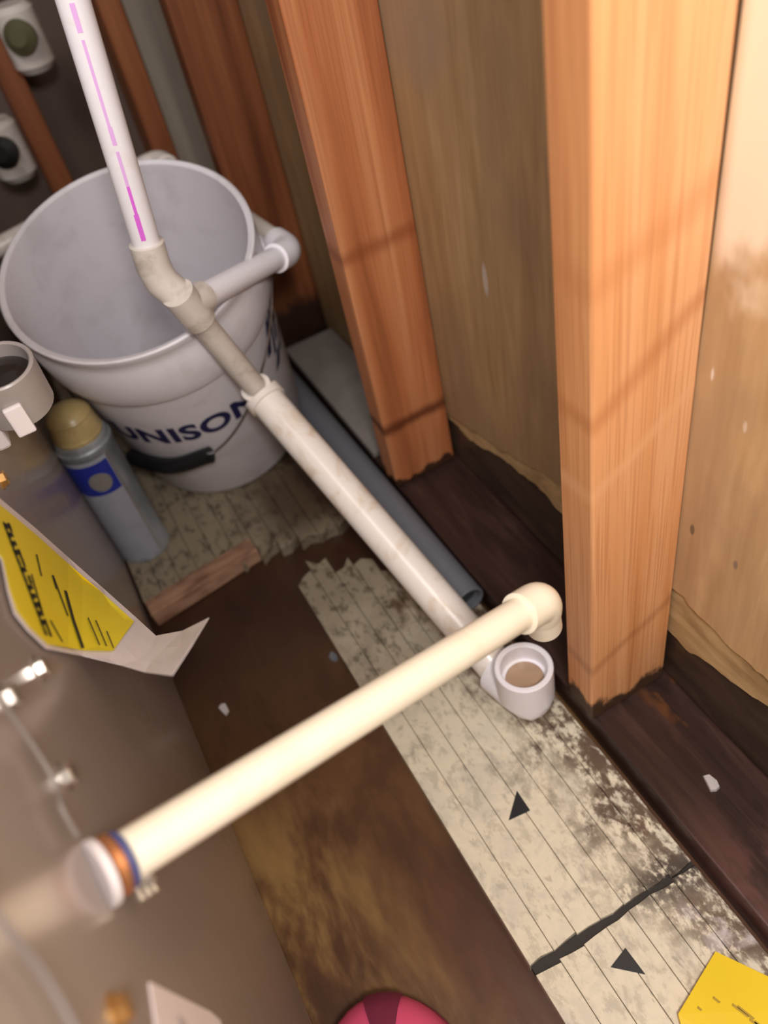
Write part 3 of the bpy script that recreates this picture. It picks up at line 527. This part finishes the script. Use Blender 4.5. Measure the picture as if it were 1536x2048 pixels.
# lettering wrapped round the wall
def wrapped_text(txt, th0, th1, h0, height, slope, name, mat):
    cu=bpy.data.curves.new('lettering','FONT'); cu.body=txt; cu.size=1.0; cu.offset=.04; cu.space_character=1.08
    ob=bpy.data.objects.new('lettering',cu); COL.objects.link(ob); bpy.context.view_layer.update()
    me=bpy.data.meshes.new_from_object(ob.evaluated_get(bpy.context.evaluated_depsgraph_get()))
    bpy.data.objects.remove(ob,do_unlink=True)
    bm=bmesh.new(); bm.from_mesh(me); bpy.data.meshes.remove(me)
    bmesh.ops.subdivide_edges(bm,edges=[e for e in bm.edges if e.calc_length()>.12],cuts=3,use_grid_fill=False)
    xs=[v.co.x for v in bm.verts]; ys=[v.co.y for v in bm.verts]; xa,xb=min(xs),max(xs); ya,yb=min(ys),max(ys)
    for v in bm.verts:
        t=(v.co.x-xa)/(xb-xa); k=(v.co.y-ya)/(yb-ya)
        v.co=bs(th0+(th1-th0)*t, h0+slope*t+height*k, .0011)
    return link(name,bm,mat,bk)
wrapped_text('UNISON',-152,-68,.166,.038,.0,'lettering',M['navy'])
bm=bmesh.new()
for th,h,dt,dh in ((-50,.205,5,.05),(-43,.190,3,.075),(-37,.20,4,.05),(-47,.165,7,.022),(-34,.17,3,.03),(-30,.22,3,.05)):
    n=4; g=[[bm.verts.new(bs(th+dt*i/n+2*j,h+dh*j/n,.001)) for i in range(n+1)] for j in range(n+1)]
    for j in range(n):
        for i in range(n): bm.faces.new((g[j][i],g[j][i+1],g[j+1][i+1],g[j+1][i]))
link('printed_mark',bm,M['navy'],bk)
wirepts=[(-12,.305,.008),(-25,.285,.010),(-50,.245,.009),(-75,.185,.009),(-100,.137,.009),(-128,.118,.010),(-158,.102,.010),(-172,.150,.010),(-182,.225,.010),(-191,.305,.008)]
P=smoothpts([bs(*p) for p in wirepts],8)
bm=bmesh.new(); sweep(bm,P,[.0016]*len(P),8); link('bail_wire',bm,M['wire'],bk,True)
gpts=smoothpts([bs(t,h,.011) for t,h in ((-104,.134),(-128,.117),(-156,.103))],6)
bm=bmesh.new(); sweep(bm,[gpts[0]*1.05-gpts[1]*.05]+gpts+[gpts[-1]*1.05-gpts[-2]*.05],[.009]+[.0115]*len(gpts)+[.009],18); link('handle_grip',bm,M['black_plastic'],bk,True)
for th in (-12,-191):
    c=bs(th,.306,.0); a=math.radians(th); n_=Vector((math.cos(a),math.sin(a),0))
    bm=bmesh.new(); sweep(bm,[c,c+n_*.010,c+n_*.0125,c+n_*.013],[.016,.015,.012,.006],20); link('ear',bm,M['bucket'],bk,True)

# ------------------------------------------------------------------ can between cabinet and bucket
cn=thing('metal_can','scuffed grey metal can with a blue label and amber cap, standing beside the cabinet','can',(-.0708,.880,.018))
bm=bmesh.new(); lathe(bm,[(.0325,0),(.034,.001),(.035,.004),(.0338,.006),(.0338,.188),(.035,.190),(.035,.196),(.033,.198),(.032,.204),(.028,.206)],48); link('body',bm,M['can'],cn,True).modifiers.new('e','EDGE_SPLIT').split_angle=math.radians(35)
def patch(name,a0,a1,z0,z1,r,mat,parent,n=14):
    bm=bmesh.new(); ro=[]
    for z in (z0,z1): ro.append([bm.verts.new((r*math.cos(math.radians(a0+(a1-a0)*i/n)),r*math.sin(math.radians(a0+(a1-a0)*i/n)),z)) for i in range(n+1)])
    for i in range(n): bm.faces.new((ro[0][i],ro[0][i+1],ro[1][i+1],ro[1][i]))
    return link(name,bm,mat,parent,True)
patch('label',-190,-62,.008,.186,.0343,M['can_label'],cn,20)
bl=patch('blue_band',-175,-64,.132,.180,.0346,M['can_blue'],cn,20)
bm=bmesh.new(); vs=[]
for i in range(20):
    a=2*math.pi*i/20; th=math.radians(-98)+math.cos(a)*.40; z=.152+math.sin(a)*.0145; vs.append((th,z))
for k0,k1 in ((0,.34),(.34,.67),(.67,1)):
    ra=[]
    for k in (k0,k1): ra.append([bm.verts.new((.0350*math.cos(t0),.0350*math.sin(t0),z0)) for t0,z0 in [(math.radians(-98)+(th-math.radians(-98))*max(k,.02),.152+(z-.152)*max(k,.02)) for th,z in vs]])
    for i in range(20): bm.faces.new((ra[0][i],ra[0][(i+1)%20],ra[1][(i+1)%20],ra[1][i]))
link('emblem',bm,M['emblem'],cn)
bm=bmesh.new(); box(bm,-.0008,.0008,-.0006,.0006,.008,.186); o=link('seam',bm,M['zinc'],cn); a=math.radians(-61); o.location=(.0345*math.cos(a),.0345*math.sin(a),0); o.rotation_euler=(0,0,a+math.pi/2)
bm=bmesh.new(); prof=[(.029,.204)]
for i in range(6): prof+=[(.0295-.0005*i,.207+.0055*i),(.0304-.0010*i,.2095+.0055*i)]
prof+=[(.024,.240),(.016,.245),(.006,.247)]
lathe(bm,prof,36); link('cap',bm,M['amber'],cn,True)

# ------------------------------------------------------------------ small things on the floor
bm=bmesh.new(); box(bm,-.078,.078,-.014,.014,0,.024,.002,2)
for v in bm.verts: v.co+=Vector((noise.noise(v.co*40),noise.noise(v.co*40+Vector((3,1,2))),noise.noise(v.co*40+Vector((7,5,1)))*.3))*.002
wb=link('wood_block',bm,M['block'],loc=(-.022,.772,.0008)); wb.rotation_euler=(0,0,math.radians(7))
tag(wb,'short reddish brown wood block lying against the edge of the flooring','wood block')
bm=bmesh.new(); P=[(.2135,.116),(.157,.096),(.10,-.03),(.24,-.09),(.262,.04)]
lo=[bm.verts.new((x,y,.0158)) for x,y in P]; hi=[bm.verts.new((x,y,.0205+.004*(i in (1,)))) for i,(x,y) in enumerate(P)]
bm.faces.new(lo); bm.faces.new(hi)
for i in range(5): bm.faces.new((lo[i],lo[(i+1)%5],hi[(i+1)%5],hi[i]))
bmesh.ops.recalc_face_normals(bm,faces=bm.faces)
yc=thing('yellow_card','bright yellow card lying on the cream flooring at the lower right','card',(.2,.05,.0158))
world_child('card',bm,M['yellow_card'],yc)
bm=bmesh.new()
for x,y,l in ((.187,.091,.005),(.196,.080,.012),(.1985,.077,.012),(.200,.066,.010),(.202,.063,.009),(.172,.092,.003)):
    bm.faces.new([bm.verts.new(p) for p in ((x,y,.0243),(x+.0018,y+.0008,.0243),(x+.0018+l*.35,y-l,.0243),(x+l*.35,y-l,.0243))])
t_=world_child('faint_print',bm,M['ochre_ink'],yc); t_['kind']='stuff'
# pink shoe toe, the rest runs out below the frame
sh=thing('pink_shoe','rounded pink shoe toe with a dark maroon patch at the bottom edge','shoe',(-.062,.160,0))
def shoe(r0,zs,name,mat,rng):
    bm=bmesh.new(); n=36; L=.27; rows=[]
    for j,(k,z) in enumerate(zs):
        ring=[]
        for i in range(n):
            a=2*math.pi*i/n; x=math.cos(a); y=math.sin(a)
            wdt=.060*(1 if y>0 else 1-.12*abs(y)); ring.append(bm.verts.new((x*wdt*k,(y*.072 if y>0 else y*.19)*k*(1 if y>0 else 1)+(0 if y>0 else 0),z)))
        rows.append(ring)
    for a,b in zip(rows,rows[1:]):
        for i in range(n): bm.faces.new((a[i],a[(i+1)%n],b[(i+1)%n],b[i]))
    bm.faces.new(rows[0][::-1]); bm.faces.new(rows[-1])
    o=link(name,bm,mat,sh,True); return o
shoe(1,[(.98,0),(1.03,.003),(1.03,.014),(.99,.016)],'sole',M['maroon'],0)
shoe(1,[(.98,.015),(1.0,.022),(.98,.034),(.90,.046),(.76,.056),(.55,.062),(.3,.065),(.05,.066)],'upper',M['pink'],0)
bm=bmesh.new(); prof=[(.98,.034),(.90,.046),(.76,.056),(.55,.062)]; rows=[]
for k,z in prof:
    rows.append([bm.verts.new((math.cos(math.radians(t))*.060*k*1.02,math.sin(math.radians(t))*.072*k*1.02,z+.001)) for t in range(52,85,4)])
for a,b in zip(rows,rows[1:]):
    for i in range(len(a)-1): bm.faces.new((a[i],a[i+1],b[i+1],b[i]))
link('toe_patch',bm,M['maroon'],sh,True)
def chip(name,loc,size,mat,label,cat,seed):
    bm=bmesh.new(); r=random.Random(seed); n=7; pts=[(math.cos(2*math.pi*i/n)*size*r.uniform(.6,1.1),math.sin(2*math.pi*i/n)*size*1.7*r.uniform(.6,1.1)) for i in range(n)]
    lo=[bm.verts.new((x,y,0)) for x,y in pts]; hi=[bm.verts.new((x*.9,y*.9,size*r.uniform(.35,.6))) for x,y in pts]
    bm.faces.new(lo[::-1]); bm.faces.new(hi)
    for i in range(n): bm.faces.new((lo[i],lo[(i+1)%n],hi[(i+1)%n],hi[i]))
    tag(link(name,bm,mat,loc=loc),label,cat)
chip('paint_chip',(-.066,.585,.0002),.0065,M['chip'],'pale chip lying on the brown subfloor left of the flooring strip','chip',1)
chip('paint_chip',(.303,.219,.0382),.0062,M['chip'],'whitish chip lying on the dark bottom plate at the right','chip',5)
chip('tile_chip',(.0715,.575,.0002),.0055,M['grey_pvc'],'small grey splinter at the left edge of the flooring strip','chip',9)
bm=bmesh.new(); box(bm,-.045,.040,-.16,.155,0,.009,.001)
bd_=link('dusty_board',bm,M['drywall'],loc=(.301,.968,.0385)); tag(bd_,'dusty grey board scrap lying on the plate between the two darker studs','board')

# ------------------------------------------------------------------ cables on the cabinet
def cable(pts,r,label):
    P=smoothpts(pts,10); bm=bmesh.new(); sweep(bm,P,[r]*len(P),10)
    o=link('cable',bm,M['cable'],None,True); return tag(o,label,'cable')
cable([(-.101,.262,.575),(-.101,.254,.540),(-.101,.243,.512),(-.1005,.230,.497),(-.1005,.218,.497),(-.1005,.209,.487)],.0011,'thin grey cable running along the cabinet into the pipe outlet')
cable([(-.100,.150,.585),(-.100,.140,.568),(-.100,.134,.553),(-.100,.125,.540),(-.100,.105,.520),(-.100,.085,.49)],.0013,'thicker pale cable looping down the cabinet at the lower left')

# ------------------------------------------------------------------ two valves in front of the end wall
def valve(p,knobmat,label):
    v=thing('shutoff_valve',label,'valve',p,'shutoff valves on the end wall')
    bm=bmesh.new(); sweep(bm,[(0,.0,-.048),(0,.0,-.038),(0,0,.032),(0,0,.040)],[.022,.030,.030,.023],32); link('valve_body',bm,M['pvc_dirty'],v,True)
    bm=bmesh.new(); sweep(bm,[(0,-.010,0),(-.004,-.030,.004),(-.008,-.040,.006),(-.012,-.048,.008)],[.012,.021,.023,.012],28); link('valve_knob',bm,knobmat,v,True)
    bm=bmesh.new(); sweep(bm,[(0,.005,0),(0,.055,0)],[.008,.008],14); link('stub_pipe',bm,M['wire'],v,True)
valve((.104,1.44,.505),M['olive'],'upper of two white shutoff valves on the end wall, olive knob')
valve((.010,1.44,.375),M['black_rubber'],'lower of two white shutoff valves on the end wall, black knob')
